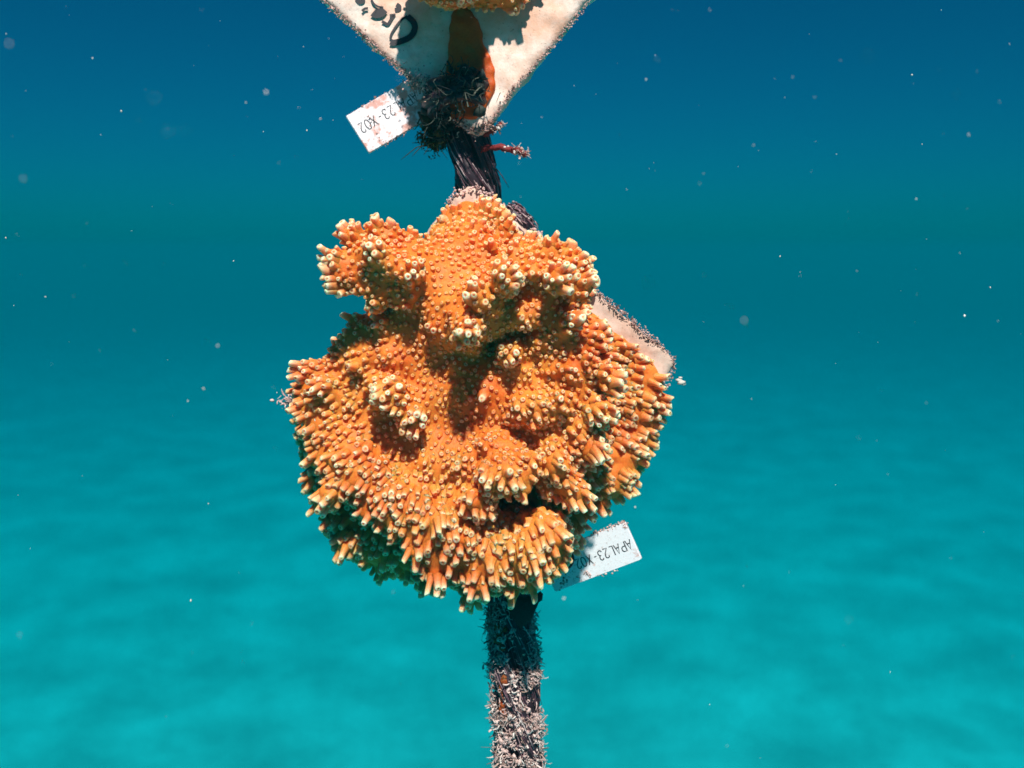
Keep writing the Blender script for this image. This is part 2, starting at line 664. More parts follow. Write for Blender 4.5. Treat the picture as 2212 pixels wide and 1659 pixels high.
def make_big_coral():
    f = Field((-72, -46, -66), (64, 9, 62), 0.8)
    def top(X, Z):
        c = P(1000, 850)
        d = np.hypot((X - c.x) / 46.0, (Z - c.z) / 50.0)
        m = 6.0 * np.clip(1 - d * 1.1, 0, 1) + 2.0
        return m + 0.6 * np.sin(X * 0.5 + 1) * np.sin(Z * 0.43)
    f.sheet(PXZ(SHEET), top, -3.0, 0.5, 2.6)
    caps = [
        # top spine
        (1018, 482, 0, 5.0, 1004, 570, 6, 10.5), (1004, 570, 6, 10.5, 985, 668, 15, 12),
        # upper left branch
        (970, 615, 10, 10, 872, 592, 19.24, 8), (872, 592, 19.24, 8, 800, 582, 24.2, 5.5),
        (840, 565, 21.72, 4.5, 812, 498, 23.58, 2.6), (858, 560, 20.48, 4.5, 846, 505, 21.72, 2.6), (876, 562, 19.24, 5, 886, 524, 19.24, 2.8), (800, 565, 24.2, 4, 764, 512, 26.06, 2.8),
        (790, 575, 25.44, 4, 730, 562, 27.92, 2.3), (790, 585, 25.44, 4, 728, 588, 28.54, 2.3), (795, 597, 25.44, 4, 738, 614, 27.3, 2.3), (830, 612, 21.72, 4.5, 815, 640, 24.2, 2.6),
        (865, 615, 21.72, 4.5, 872, 640, 24.2, 2.8), (805, 560, 25.44, 3.6, 794, 548, 30.4, 2.4), (845, 580, 22.96, 4, 842, 576, 30.4, 2.4), (880, 590, 21.72, 4, 884, 592, 27.3, 2.6),
        # upper right branch
        (1075, 628, 9, 10, 1165, 608, 18, 8.5), (1165, 608, 18, 8.5, 1220, 602, 24, 5.5),
        (1180, 592, 20, 4.5, 1190, 550, 22, 2.4), (1200, 592, 22, 4.5, 1226, 552, 26, 2.5), (1216, 592, 24, 4, 1248, 578, 27, 2.4), (1226, 606, 24, 4, 1262, 612, 28, 2.5),
        (1212, 620, 22, 4, 1242, 640, 25, 2.6), (1172, 622, 20, 4.5, 1182, 655, 26, 2.8), (1150, 592, 18, 4.5, 1152, 588, 29, 2.6), (1135, 560, 10, 6, 1165, 555, 16, 3), (1200, 606, 26, 4, 1206, 604, 35, 2.6),
        # middle shelf and its tips
        (920, 670, 8, 9, 985, 672, 12, 9), (945, 670, 9, 9, 925, 790, 7, 10), (900, 715, 10, 9, 790, 752, 11, 6.5), (960, 730, 7, 10, 850, 780, 7, 9), (985, 672, 13, 9, 1070, 640, 15, 9), (1000, 682, 20, 6, 1070, 676, 23, 4.6), (1070, 676, 21, 5, 1130, 660, 20, 4.4),
        (1030, 655, 17, 5, 1036, 640, 35, 2.8), (1085, 630, 15, 5.5, 1094, 606, 34, 2.9), (1004, 690, 17, 6, 1010, 706, 33, 3.4), (1060, 655, 16, 4.5, 1062, 662, 29, 2.6),
        (1125, 660, 12, 6, 1136, 682, 25, 3.4), (1108, 750, 6, 5, 1111, 760, 23, 2.8), (905, 700, 10, 5, 894, 712, 15, 3.2), (950, 730, 9, 5, 946, 742, 15, 3),
        # right flank lobes, overhanging the thin crust behind them
        (1170, 690, 10, 8, 1222, 706, 25, 4.2), (1150, 760, 8, 11, 1238, 752, 21, 5.5), (1238, 726, 16, 4.5, 1284, 736, 24, 3.0), (1160, 840, 8, 12, 1256, 832, 21, 5.2),
        (1256, 790, 17, 4.5, 1306, 806, 25, 3.0), (1165, 915, 7, 11, 1254, 918, 21, 4.8), (1240, 880, 16, 4.5, 1298, 890, 25, 3.0), (1170, 970, 8, 8, 1205, 1006, 25, 3.8), (1222, 950, 15, 5, 1272, 970, 24, 3.2),
        (1190, 1020, 12, 5, 1240, 1060, 24, 3.2), (1225, 800, 14, 5, 1240, 806, 25, 3), (1200, 860, 13, 5, 1216, 868, 25, 3),
        # centre
        (960, 850, 5, 13, 1100, 850, 7, 13), (1140, 862, 9, 7, 1158, 884, 23, 4.2), (1135, 870, 12, 5, 1124, 884, 22, 3), (1165, 868, 12, 5, 1188, 886, 22, 2.8),
        (1075, 965, 9, 10, 1092, 1020, 24, 6.0), (1050, 1005, 14, 5, 1058, 1030, 28, 2.8), (1095, 1015, 20, 4.5, 1102, 1034, 31, 2.6), (1115, 1005, 16, 4.5, 1134, 1024, 27, 2.6),
        (980, 960, 8, 10, 1005, 1005, 17, 5.5), (1010, 1050, 10, 6, 1038, 1094, 24, 3.2), (985, 1050, 10, 6, 998, 1080, 18, 3.4), (900, 960, 8, 9, 930, 1000, 15, 5),
        # left ridge
        (872, 812, 5, 6.5, 836, 838, 17, 3.4), (806, 828, 17, 2.6, 850, 850, 22, 3.2), (850, 850, 22, 3.2, 892, 905, 21, 2.8), (905, 860, 7, 5.5, 880, 885, 18, 3.2), (812, 760, 8, 5, 800, 772, 17, 2.6), (876, 765, 9, 5, 868, 780, 16, 2.8),
        # left lobe and its lip
        (880, 765, 5, 11, 785, 775, 7, 7.5), (785, 775, 7, 7.5, 712, 835, 8, 5.5), (820, 880, 3, 12, 712, 855, 8, 7.5), (705, 850, 8, 6, 672, 886, 9, 4), (760, 930, 4, 11, 698, 915, 10, 4.5),
        (840, 990, 5, 12, 735, 985, 12, 6), (715, 940, 12, 4.2, 780, 1028, 17, 5), (780, 1028, 17, 5, 865, 1092, 20, 5.5), (890, 1030, 7, 11, 835, 1070, 14, 7),
        (960, 1075, 8, 11, 890, 1110, 16, 7), (865, 1092, 20, 5.5, 960, 1155, 19, 6.5), (980, 1120, 10, 11, 960, 1170, 16, 8), (740, 1035, 15, 4.5, 715, 1062, 19, 3.0),
        # shaded growth under the left lip
        (684, 950, -4, 4.0, 728, 1050, -4, 5.5), (728, 1050, -3, 6, 770, 1125, -3, 6.5), (770, 1125, -3, 6.5, 840, 1172, -2, 6.5), (840, 1172, -2, 6.5, 920, 1205, 0, 6),
        (840, 1090, -1, 9, 775, 1120, 1, 6.5), (790, 1120, 0, 7, 765, 1160, 3, 4.5), (850, 1140, 0, 8, 830, 1178, 4, 5), (900, 1160, 2, 8, 890, 1195, 5, 5), (770, 1080, 0, 6, 752, 1110, 2, 4),
        # bottom lobe
        (960, 1170, 10, 8, 1060, 1190, 14, 9), (1060, 1190, 14, 9, 1150, 1185, 19, 7.5), (1150, 1185, 19, 7.5, 1178, 1172, 22, 5), (1060, 1200, 8, 7.5, 1110, 1206, 10, 7),
        (1180, 1150, 14, 6, 1178, 1140, 22, 3.8), (950, 1200, 3, 6, 945, 1220, 6, 4.5), (1100, 1180, 8, 8, 1160, 1172, 12, 6.5), (1030, 1220, 8, 6, 1030, 1232, 12, 5),
        # right sheet swellings
        (1385, 820, -2, 4, 1375, 880, -2, 4.5), (1365, 960, -2, 4, 1330, 1030, -2, 4),
    ]
    for (u1, v1, h1, r1, u2, v2, h2, r2) in caps:
        f.capsule(P(u1, v1, h1), P(u2, v2, h2), r1, r2, 4.2 if min(r1, r2) > 3 else 2.6)
    # small branchlets budding all over the colony
    V0, F0 = f.mesh()
    gr = np.random.default_rng(77)
    bud = scatter(f, V0, F0, 8.5, gr, lambda p: p[:, 1] < 2.0)
    bn = f.normal(bud, 3.0)
    o0 = np.array(P(1000, 760, -10))
    right_edge = P(1330, 700).x
    for p, n in zip(bud, bn):
        if gr.random() < 0.35 or p[0] > right_edge or p[2] > P(0, 560).z:
            continue
        g = (p - o0) / np.linalg.norm(p - o0)
        d = n * 0.7 + g * 0.8 + gr.normal(0, 0.22, 3)
        d /= np.linalg.norm(d)
        ln = gr.uniform(0.6, 2.6)
        r0 = gr.uniform(1.7, 2.7)
        f.capsule(p - d * 1.0, p + d * ln, r0, r0 * 0.62, 2.8)
    f.ripple(0.35, 9.0, 3)
    f.ripple(0.22, 4.5, 5)
    t = empty("coral_colony", P(1010, 830, 0), "large orange knobbly coral colony covering the lower tile", "coral")
    org = P(1000, 735, -16)
    extra = []
    # stout horn-like corallites at the top corner
    for (u, v, h, d, L, r, pl) in [(985, 482, 1, (-0.9, -0.15, 0.32), 5.0, 1.35, 0.45), (1070, 482, 0.5, (0.72, -0.15, 0.60), 5.2, 1.35, 0.45),
                                   (742, 572, 28, (-0.92, -0.25, 0.22), 5.6, 1.65, 0.9), (740, 586, 28, (-0.97, -0.25, -0.05), 6.0, 1.6, 0.8), (748, 600, 27, (-0.85, -0.25, -0.42), 6.0, 1.7, 0.6),
                                   (815, 505, 23, (-0.25, -0.3, 0.9), 5.0, 1.5, 0.7), (840, 508, 22, (0.2, -0.3, 0.9), 4.6, 1.5, 0.6), (772, 520, 25, (-0.5, -0.5, 0.7), 4.4, 1.7, 0.8),
                                   (1190, 555, 19, (-0.05, -0.4, 0.9), 4.8, 1.55, 0.8), (1232, 556, 25, (0.1, -0.3, 0.95), 4.8, 1.7, 0.6), (1262, 612, 27, (0.75, -0.5, 0.2), 4.2, 1.7, 0.9), (1210, 570, 24, (0.3, -0.8, 0.5), 4.0, 1.4, 1.0),
                                   (676, 892, 9, (-0.85, -0.45, -0.05), 3.6, 1.25, 0.9), (682, 912, 10, (-0.82, -0.5, -0.2), 4.0, 1.3, 0.9), (692, 932, 11, (-0.8, -0.5, -0.3), 3.8, 1.25, 0.8), (700, 905, 13, (-0.75, -0.62, -0.1), 3.0, 1.25, 1.0), (668, 878, 8, (-0.9, -0.35, 0.1), 3.0, 1.2, 0.85),
                                   (748, 1012, 17, (-0.7, -0.4, -0.55), 4.6, 1.3, 0.7), (772, 1040, 18, (-0.62, -0.4, -0.65), 4.6, 1.3, 0.6), (820, 1075, 19, (-0.45, -0.4, -0.8), 4.6, 1.3, 0.6), (720, 985, 14, (-0.78, -0.4, -0.45), 4.2, 1.3, 0.75),
                                   (720, 1058, 18, (-0.75, -0.3, -0.58), 6.0, 1.45, 0.7), (735, 1040, 18, (-0.75, -0.3, -0.5), 5.2, 1.4, 0.6),
                                   (1320, 808, 21, (0.5, -0.6, 0.2), 3.8, 1.8, 1.0), (1058, 1218, 14, (-0.05, -0.35, -0.95), 5.6, 1.5, 0.5), (1090, 1222, 14, (0.05, -0.35, -0.95), 5.6, 1.6, 0.55),
                                   (1125, 1215, 15, (0.15, -0.4, -0.9), 5.0, 1.5, 0.5), (990, 1200, 8, (-0.1, -0.4, -0.9), 5.0, 1.5, 0.5), (1022, 708, 34, (0.05, -0.98, -0.1), 3.2, 1.9, 1.0), (1005, 716, 33, (-0.1, -0.97, -0.15), 3.0, 1.7, 0.9)]:
        extra.append((P(u, v, h), d, L, r, pl))
    fo = lambda p: (p[:, 1] < 6.0)
    topc = np.array(P(1020, 425, 3))
    right = PXZ([(1250, 640), (1336, 712), (1412, 775), (1434, 820), (1432, 850)])
    def bare(p):
        d = math.hypot(p[0] - topc[0], p[2] - topc[2])
        a = np.clip((d - 2.2) / 4.0, 0, 1)
        b = 1.0
        for i in range(len(right) - 1):
            x1, z1 = right[i]
            x2, z2 = right[i + 1]
            t = np.clip(((p[0] - x1) * (x2 - x1) + (p[2] - z1) * (z2 - z1)) / ((x2 - x1) ** 2 + (z2 - z1) ** 2), 0, 1)
            dd = math.hypot(p[0] - x1 - t * (x2 - x1), p[2] - z1 - t * (z2 - z1))
            b = min(b, np.clip((dd - 0.4) / 3.0, 0, 1))
        return min(a, b)
    build_coral(t, f, org, CORAL, 1.66, rng, 3.3, 290, extra=extra, front_only=fo, bare=bare, spread=(P(1000, 770).x, P(1000, 770).z, 19.0, 36.0))


make_big_coral()


class RG:
    """random numbers as plain floats"""
    def __init__(self, seed):
        self.g = np.random.default_rng(seed)

    def _c(self, x):
        return x.tolist() if isinstance(x, np.ndarray) else float(x)

    def uniform(self, *a):
        return self._c(self.g.uniform(*a))

    def normal(self, *a):
        return self._c(self.g.normal(*a))

    def random(self):
        return float(self.g.random())

    def integers(self, *a):
        return int(self.g.integers(*a))


# ---------------------------------------------------------------- generic small shapes
class MB:
    """collects geometry for one mesh"""
    def __init__(self):
        self.v, self.f, self.a = [], [], []
        self.n = 0

    def add(self, V, F, tone=0.0):
        self.v.append(np.asarray(V, float))
        self.f.extend([tuple(x + self.n for x in f) for f in F])
        self.a.append(np.full(len(V), tone) if np.isscalar(tone) else np.asarray(tone))
        self.n += len(V)

    def tube(self, pts, radii, seg=5, tone=0.0, cap=True):
        pts = [Vector(p) for p in pts]
        n = len(pts)
        V = []
        ref = Vector((0.31, 0.52, 0.79))
        for i, p in enumerate(pts):
            t = (pts[min(i + 1, n - 1)] - pts[max(i - 1, 0)])
            t = t.normalized() if t.length > 1e-9 else Vector((0, 0, 1))
            x = t.cross(ref)
            x = x.normalized() if x.length > 1e-6 else t.orthogonal().normalized()
            y = t.cross(x)
            r = float(radii[i] if hasattr(radii, '__len__') else radii)
            for k in range(seg):
                a = 2 * math.pi * k / seg
                V.append(p + r * (math.cos(a) * x + math.sin(a) * y))
        F = []
        for i in range(n - 1):
            for k in range(seg):
                k2 = (k + 1) % seg
                F.append((i * seg + k, i * seg + k2, (i + 1) * seg + k2, (i + 1) * seg + k))
        if cap:
            F.append(tuple(range(seg))[::-1])
            F.append(tuple((n - 1) * seg + k for k in range(seg)))
        self.add([tuple(q) for q in V], F, tone)

    def blob(self, c, r, rng, tone=0.0, squash=(1, 1, 1), rough=0.25):
        V = []
        for v in ICO_V:
            k = 1 + rng.normal(0, rough)
            V.append([c[i] + v[i] * r * k * squash[i] for i in range(3)])
        self.add(V, ICO_F, tone)

    def ribbon(self, pts, wid, nrm, tone=0.0):
        pts = [Vector(p) for p in pts]
        V, F = [], []
        for i, p in enumerate(pts):
            t = (pts[min(i + 1, len(pts) - 1)] - pts[max(i - 1, 0)]).normalized()
            s = t.cross(Vector(nrm)).normalized()
            w = float(wid[i] if hasattr(wid, '__len__') else wid)
            V += [tuple(p - s * w), tuple(p + s * w)]
        for i in range(len(pts) - 1):
            F.append((2 * i, 2 * i + 1, 2 * i + 3, 2 * i + 2))
        self.add(V, F, tone)

    def build(self, name, mat, parent=None, base=None, smooth=True, **kw):
        return mesh_obj(name, np.vstack(self.v), self.f, mat, parent, base, smooth, attrs={"tone": np.concatenate(self.a)}, **kw)


_bm = bmesh.new()
bmesh.ops.create_icosphere(_bm, subdivisions=1, radius=1.0)
ICO_V = [tuple(v.co) for v in _bm.verts]
_bm.verts.index_update()
ICO_F = [tuple(v.index for v in f.verts) for f in _bm.faces]
_bm.free()


def mat_tone(name, stops, rough=0.8, nscale=1200.0, namp=0.35, spec=0.2, bump=0.3, sss=0.0):
    """colour by the mesh's own 'tone' value with fine grain"""
    m = NT(name)
    at = m.n("ShaderNodeAttribute", attribute_name="tone")
    geo = m.n("ShaderNodeNewGeometry")
    n = m.noise(nscale, 3, 0.6, geo.outputs["Position"])
    r = m.ramp(at.outputs["Fac"], stops)
    g = m.ramp(n.outputs[0], [(0.3, (1 - namp,) * 3), (0.65, (1, 1, 1))])
    c = m.mix(1.0, r.outputs[0], g.outputs[0], 'MULTIPLY')
    m.l(c, m.b.inputs["Base Color"])
    m.b.inputs["Roughness"].default_value = rough
    m.b.inputs["Specular IOR Level"].default_value = spec
    if sss:
        m.b.inputs["Subsurface Weight"].default_value = sss
        m.b.inputs["Subsurface Scale"].default_value = 0.001
    if bump:
        m.bump(n.outputs[0], bump, 0.0004)
    return m.m


def mat_tile(name, clean=(0.80, 0.76, 0.70), stain=(0.62, 0.42, 0.27), dirt=(0.30, 0.20, 0.14), amount=0.5):
    m = NT(name)
    geo = m.n("ShaderNodeNewGeometry")
    n1 = m.noise(70.0, 5, 0.65, geo.outputs["Position"])
    n2 = m.noise(420.0, 5, 0.65, geo.outputs["Position"])
    n3 = m.noise(1400.0, 3, 0.6, geo.outputs["Position"])
    f1 = m.ramp(n1.outputs[0], [(0.62 - 0.30 * amount, (0, 0, 0)), (0.80 - 0.25 * amount, (1, 1, 1))])
    f2 = m.ramp(n2.outputs[0], [(0.50, (0, 0, 0)), (0.68, (1, 1, 1))])
    f3 = m.ramp(n3.outputs[0], [(0.62, (0, 0, 0)), (0.72, (1, 1, 1))])
    c1 = m.mix(f1.outputs[0], clean, stain)
    k2 = m.n("ShaderNodeMath", operation='MULTIPLY')
    m.l(f2.outputs[0], k2.inputs[0])
    k2.inputs[1].default_value = 0.55
    c2 = m.mix(k2.outputs[0], c1, (0.74, 0.50, 0.42))
    k3 = m.n("ShaderNodeMath", operation='MULTIPLY')
    m.l(f3.outputs[0], k3.inputs[0])
    k3.inputs[1].default_value = 0.75
    c3 = m.mix(k3.outputs[0], c2, dirt)
    m.l(c3, m.b.inputs["Base Color"])
    m.b.inputs["Roughness"].default_value = 0.75
    m.b.inputs["Specular IOR Level"].default_value = 0.25
    m.bump(n2.outputs[0], 0.5, 0.0006)
    return m.m


ROPE_BLACK = mat_tone("rope_fibre", [(0.0, (0.012, 0.009, 0.014)), (0.4, (0.075, 0.030, 0.048)), (0.7, (0.26, 0.12, 0.15)), (1.0, (0.66, 0.48, 0.48))], 0.45, 900, 0.5, 0.5)
TURF = mat_tone("turf_growth", [(0.0, (0.10, 0.05, 0.045)), (0.35, (0.44, 0.26, 0.21)), (0.6, (0.70, 0.43, 0.40)), (0.85, (0.87, 0.58, 0.53)), (1.0, (0.90, 0.73, 0.68))], 0.8, 1500, 0.4)
DARKWEED = mat_tone("dark_weed", [(0.0, (0.012, 0.016, 0.020)), (0.4, (0.045, 0.060, 0.050)), (0.7, (0.16, 0.17, 0.13)), (1.0, (0.55, 0.55, 0.50))], 0.7, 1500, 0.4)
REDWEED = mat_tone("red_algae", [(0.0, (0.12, 0.012, 0.014)), (0.5, (0.26, 0.030, 0.030)), (0.8, (0.60, 0.36, 0.30)), (1.0, (0.85, 0.76, 0.72))], 0.6, 1500, 0.4)
OLIVE = mat_tone("olive_weed", [(0.0, (0.020, 0.022, 0.008)), (0.6, (0.11, 0.10, 0.025)), (1.0, (0.26, 0.22, 0.08))], 0.7, 1500, 0.4)
TILE = mat_tile("stained_tile", (0.70, 0.53, 0.45), (0.55, 0.34, 0.26), (0.26, 0.14, 0.11), 0.9)
INK = NT("black_ink")
INK.b.inputs["Base Color"].default_value = (0.015, 0.013, 0.020, 1)
INK.b.inputs["Roughness"].default_value = 0.6
INK = INK.m

# ---------------------------------------------------------------- rope
ROPE_PATH = [P(975, -420, -13), P(990, -120, -13), P(1003, 120, -12), (P(1012, 300, -11)), P(1024, 380, -11), P(1040, 450, -14), P(1065, 800, -16), P(1096, 1240, -12), P(1104, 1330, -9), P(1112, 1450, -7), P(1124, 1659, -6), P(1140, 1980, -6)]


def path_at(path, t):
    n = len(path) - 1
    x = min(max(t, 0), 0.99999) * n
    i = int(x)
    f = x - i
    p0, p1, p2, p3 = path[max(i - 1, 0)], path[i], path[i + 1], path[min(i + 2, n)]
    return 0.5 * ((2 * p1) + (p2 - p0) * f + (2 * p0 - 5 * p1 + 4 * p2 - p3) * f * f + (3 * p1 - p0 - 3 * p2 + p3) * f ** 3)


def arc_table(path, n=600):
    pts = [path_at(path, i / n) for i in range(n + 1)]
    s = [0.0]
    for i in range(n):
        s.append(s[-1] + (pts[i + 1] - pts[i]).length)
    return np.array(s), np.array([tuple(p) for p in pts])


RS, RP = arc_table(ROPE_PATH)


def rope_point(s, ang, r):
    """point on the rope's skin: s along it, ang around it (0 faces the viewer), r from the axis"""
    c = Vector([float(np.interp(s, RS, RP[:, i])) for i in range(3)])
    c2 = Vector([float(np.interp(s + 2, RS, RP[:, i])) for i in range(3)])
    t = (c2 - c).normalized() if (c2 - c).length > 1e-6 else Vector((0, 0, -1))
    x = Vector((0, -1, 0)).cross(t).normalized()
    y = x.cross(t).normalized()
    if y.y > 0:
        y = -y
    return c + r * (math.sin(ang) * x + math.cos(ang) * y), t, (math.sin(ang) * x + math.cos(ang) * y)


def v_of(s):
    return np.interp(s, RS, 829.5 - RP[:, 2] / UPX)


PITCHLEN = 95.0


def make_rope():
    r = RG(21)
    t = empty("rope", ROPE_PATH[-1], "dark frayed hanging rope running down behind both tiles", "rope")
    L = float(RS[-1])
    rs = 3.5
    for k in range(3):
        mb = MB()
        pts = []
        for i in range(260):
            s = L * i / 259
            a = 2 * math.pi * (k / 3 + s / PITCHLEN) + 0.5
            p, _, _ = rope_point(s, a, 3.3)
            pts.append(p)
        mb.tube(pts, rs, 12, 0.15)
        mb.build("strand", ROPE_BLACK, t)
    # loose yarns lying on the strands
    mb = MB()
    for q in range(1500):
        k = r.integers(3)
        s0 = r.uniform(0, L - 14)
        ln = r.uniform(7, 26)
        own = r.uniform(-1.9, 1.9)
        lift = 0.1 + abs(r.normal(0, 0.18))
        tn = float(np.clip(abs(r.normal(0.50, 0.30)), 0, 1))
        drift = r.normal(0, 0.5)
        curl = r.normal(0, 0.5) if r.random() < 0.28 else 0
        pts = []
        for i in range(7):
            f = i / 6
            s = s0 + ln * f
            a = 2 * math.pi * (k / 3 + s / PITCHLEN) + 0.5
            c, _, out = rope_point(s, a, 3.3)
            c0, tt, _ = rope_point(s, 0, 0)
            side = tt.cross(out).normalized()
            b = own + drift * f
            pts.append(c + (rs + lift + curl * f * f * 2.5) * (math.cos(b) * out + math.sin(b) * side))
        mb.tube(pts, [0.10, 0.17, 0.19, 0.2, 0.19, 0.16, 0.06], 4, tn)
    # pale grains caught between the yarns
    for q in range(1400):
        s = r.uniform(0, L)
        k = r.integers(3)
        a = 2 * math.pi * (k / 3 + s / PITCHLEN) + 0.5
        c, _, out = rope_point(s, a, 3.3)
        c0, tt, _ = rope_point(s, 0, 0)
        side = tt.cross(out).normalized()
        b = r.uniform(-1.8, 1.8)
        mb.blob(c + (rs + 0.25) * (math.cos(b) * out + math.sin(b) * side), r.uniform(0.10, 0.28), r, r.uniform(0.7, 1.0))
    mb.build("yarns", ROPE_BLACK, t, kind="stuff")


make_rope()


def frill(mb, p, out, along, r, size, tone, n=5, curl=1.0, stand=1.0):
    """one curled flake or filament of turf standing off a surface"""
    out = Vector(out).normalized()
    d = (out * r.uniform(0.5, 1.2) * stand + Vector(along) * r.normal(0.2, 0.7) + Vector(r.normal(0, 0.45, 3))).normalized()
    axis = Vector(r.normal(0, 1, 3)).normalized()
    turn = Matrix.Rotation(r.normal(0, 0.55 * curl), 3, axis)
    pts = []
    q = Vector(p) - out * 0.3
    step = size / (n - 1)
    for i in range(n):
        pts.append(q.copy())
        d = (turn @ d).normalized()
        q = q + d * step
    w = r.uniform(0.09, 0.21)
    if r.random() < 0.75:
        mb.tube(pts, [w * x for x in np.linspace(1.3, 0.5, n)], 4, tone)
    else:
        side = d.cross(Vector(r.normal(0, 1, 3))).normalized()
        mb.ribbon(pts, [w * x for x in np.linspace(1.2, 1.9, n)], side, tone)
        mb.ribbon([x + side * 0.12 for x in pts], [w * x for x in np.linspace(1.1, 1.8, n)], side, tone * 0.85)


def make_turf():
    r = RG(33)
    mb = MB()
    L = float(RS[-1])
    clump = r.uniform(0, L, 1500)
    n = 0
    for c in clump:
        v = v_of(c)
        if v < 1262:
            continue
        if v < 1345 and r.random() < 0.45:
            continue
        ca = r.uniform(-2.2, 2.2)
        if v < 1345:
            ca = r.uniform(-2.2, -0.2)
        if math.sin(c * 0.45 + 1.0) + math.sin(ca * 2.3 + c * 0.21) + 0.7 * math.sin(c * 1.3 - ca * 1.7) < -0.45:
            continue
        hue = r.uniform(0.40, 1.0)
        for _ in range(r.integers(7, 24)):
            s = c + r.normal(0, 1.6)
            a = ca + r.normal(0, 0.24)
            p, t, out = rope_point(s, a, 6.9 + r.uniform(-0.6, 0.7))
            frill(mb, p, out, t, r, r.uniform(1.2, 3.6) * (1.3 if a < -0.9 else 1), float(np.clip(hue + r.normal(0, 0.18), 0, 1)), 8, 1.9, 1.0 if r.random() < 0.3 else 0.15)
            n += 1
        for _ in range(r.integers(1, 5)):
            p, t, out = rope_point(c + r.normal(0, 1.2), ca + r.normal(0, 0.2), 6.5)
            mb.blob(p, r.uniform(0.3, 0.95), r, hue, (1, 0.7, 1), 0.4)
    mb.build("turf_algae", TURF, None, P(1124, 1659, -6), label="shaggy pale pink turf growth coating the lower rope", kind="stuff")


make_turf()


def make_rope_sponges():
    m = mat_coral("rust_sponge", (0.36, 0.07, 0.012), (0.22, 0.035, 0.008))
    r = RG(41)
    for (v, ang, ln, lab) in [(1385, -0.55, 6.0, "small rust orange sponge patch near the top of the bare lower rope"), (1510, -0.62, 11.0, "long rust orange sponge patch halfway down the lower rope")]:
        mb = MB()
        s0 = float(np.interp(v, 829.5 - RP[:, 2] / UPX, RS))
        for i in range(12):
            p, t, out = rope_point(s0 + ln * (i / 11 - 0.5), ang + r.normal(0, 0.12), 6.5)
            mb.blob(p, r.uniform(0.7, 1.3), r, 0.0, (1, 0.5, 1), 0.15)
        p, _, _ = rope_point(s0, ang, 6.5)
        mb.build("sponge_patch", m, None, p, label=lab, cat="sponge")


make_rope_sponges()

# ---------------------------------------------------------------- tiles
def noisy_slab(pts, thick_front, thick_back, seed, step=1.6, amp=0.35, bevel=1.0):
    """polygon slab with a slightly uneven face and worn edges (implicit surface)"""
    xs, zs = [p[0] for p in pts], [p[1] for p in pts]
    f = Field((min(xs) - 4, -thick_front - 3, min(zs) - 4), (max(xs) + 4, -thick_back + 3, max(zs) + 4), step)
    f.sheet(pts, thick_front, thick_back, 0.01, bevel)
    f.ripple(amp, 7.0, seed, 8)
    return f.mesh()


def crust(mb, path, r, n, spread, tones, size=(0.25, 0.8), frill_p=0.5):
    """bits of growth along a polyline of local points"""
    seg = [(path[i + 1] - path[i]).length for i in range(len(path) - 1)]
    tot = sum(seg)
    for _ in range(n):
        x = r.uniform(0, tot)
        i = 0
        while x > seg[i]:
            x -= seg[i]
            i += 1
        p = path[i].lerp(path[i + 1], x / seg[i]) + Vector(r.normal(0, 1, 3)) * spread
        tn = float(np.clip(r.uniform(*tones), 0, 1))
        if r.random() < frill_p:
            frill(mb, p, r.normal(0, 1, 3), (0, 0, 0), r, r.uniform(*size) * 3.0, tn)
        else:
            mb.blob(p, r.uniform(*size), r, tn)


def make_lower_tile():
    h = -0.5
    pts = PXZ([(1012, 402), (1030, 404), (1300, 640), (1448, 765), (1456, 782), (1450, 800), (1385, 930), (1165, 1272), (1140, 1284), (1110, 1280), (650, 910), (640, 885), (655, 850), (990, 415)], h)
    V, F = noisy_slab(pts, 0.3, -6.0, 8, 1.3)
    t = empty("growing_tile", P(1140, 1284, -3), "crusted square tile almost hidden behind the large orange coral", "tile")
    mesh_obj("tile_slab", V, F, TILE, t)
    r = RG(51)
    mb = MB()
    crust(mb, [P(1160, 535, 0), P(1290, 630, 1), P(1400, 722, 1), P(1456, 780, -1), P(1440, 840, -2)], r, 620, 0.5, (0.3, 0.85), (0.10, 0.30), 0.7)
    crust(mb, [P(965, 440, 0), P(990, 412, 1), P(1030, 404, 1), P(1085, 445, 0)], r, 110, 0.5, (0.55, 0.95), (0.15, 0.45), 0.1)
    mb.build("edge_crust", TURF, t, kind="stuff")


make_lower_tile()

UT = [(1046, 284), (1030, 288), (1010, 280), (690, -8), (600, -90), (590, -110), (600, -130), (1010, -545), (1030, -552), (1050, -545), (1455, -170), (1465, -150), (1455, -130), (1270, 0)]


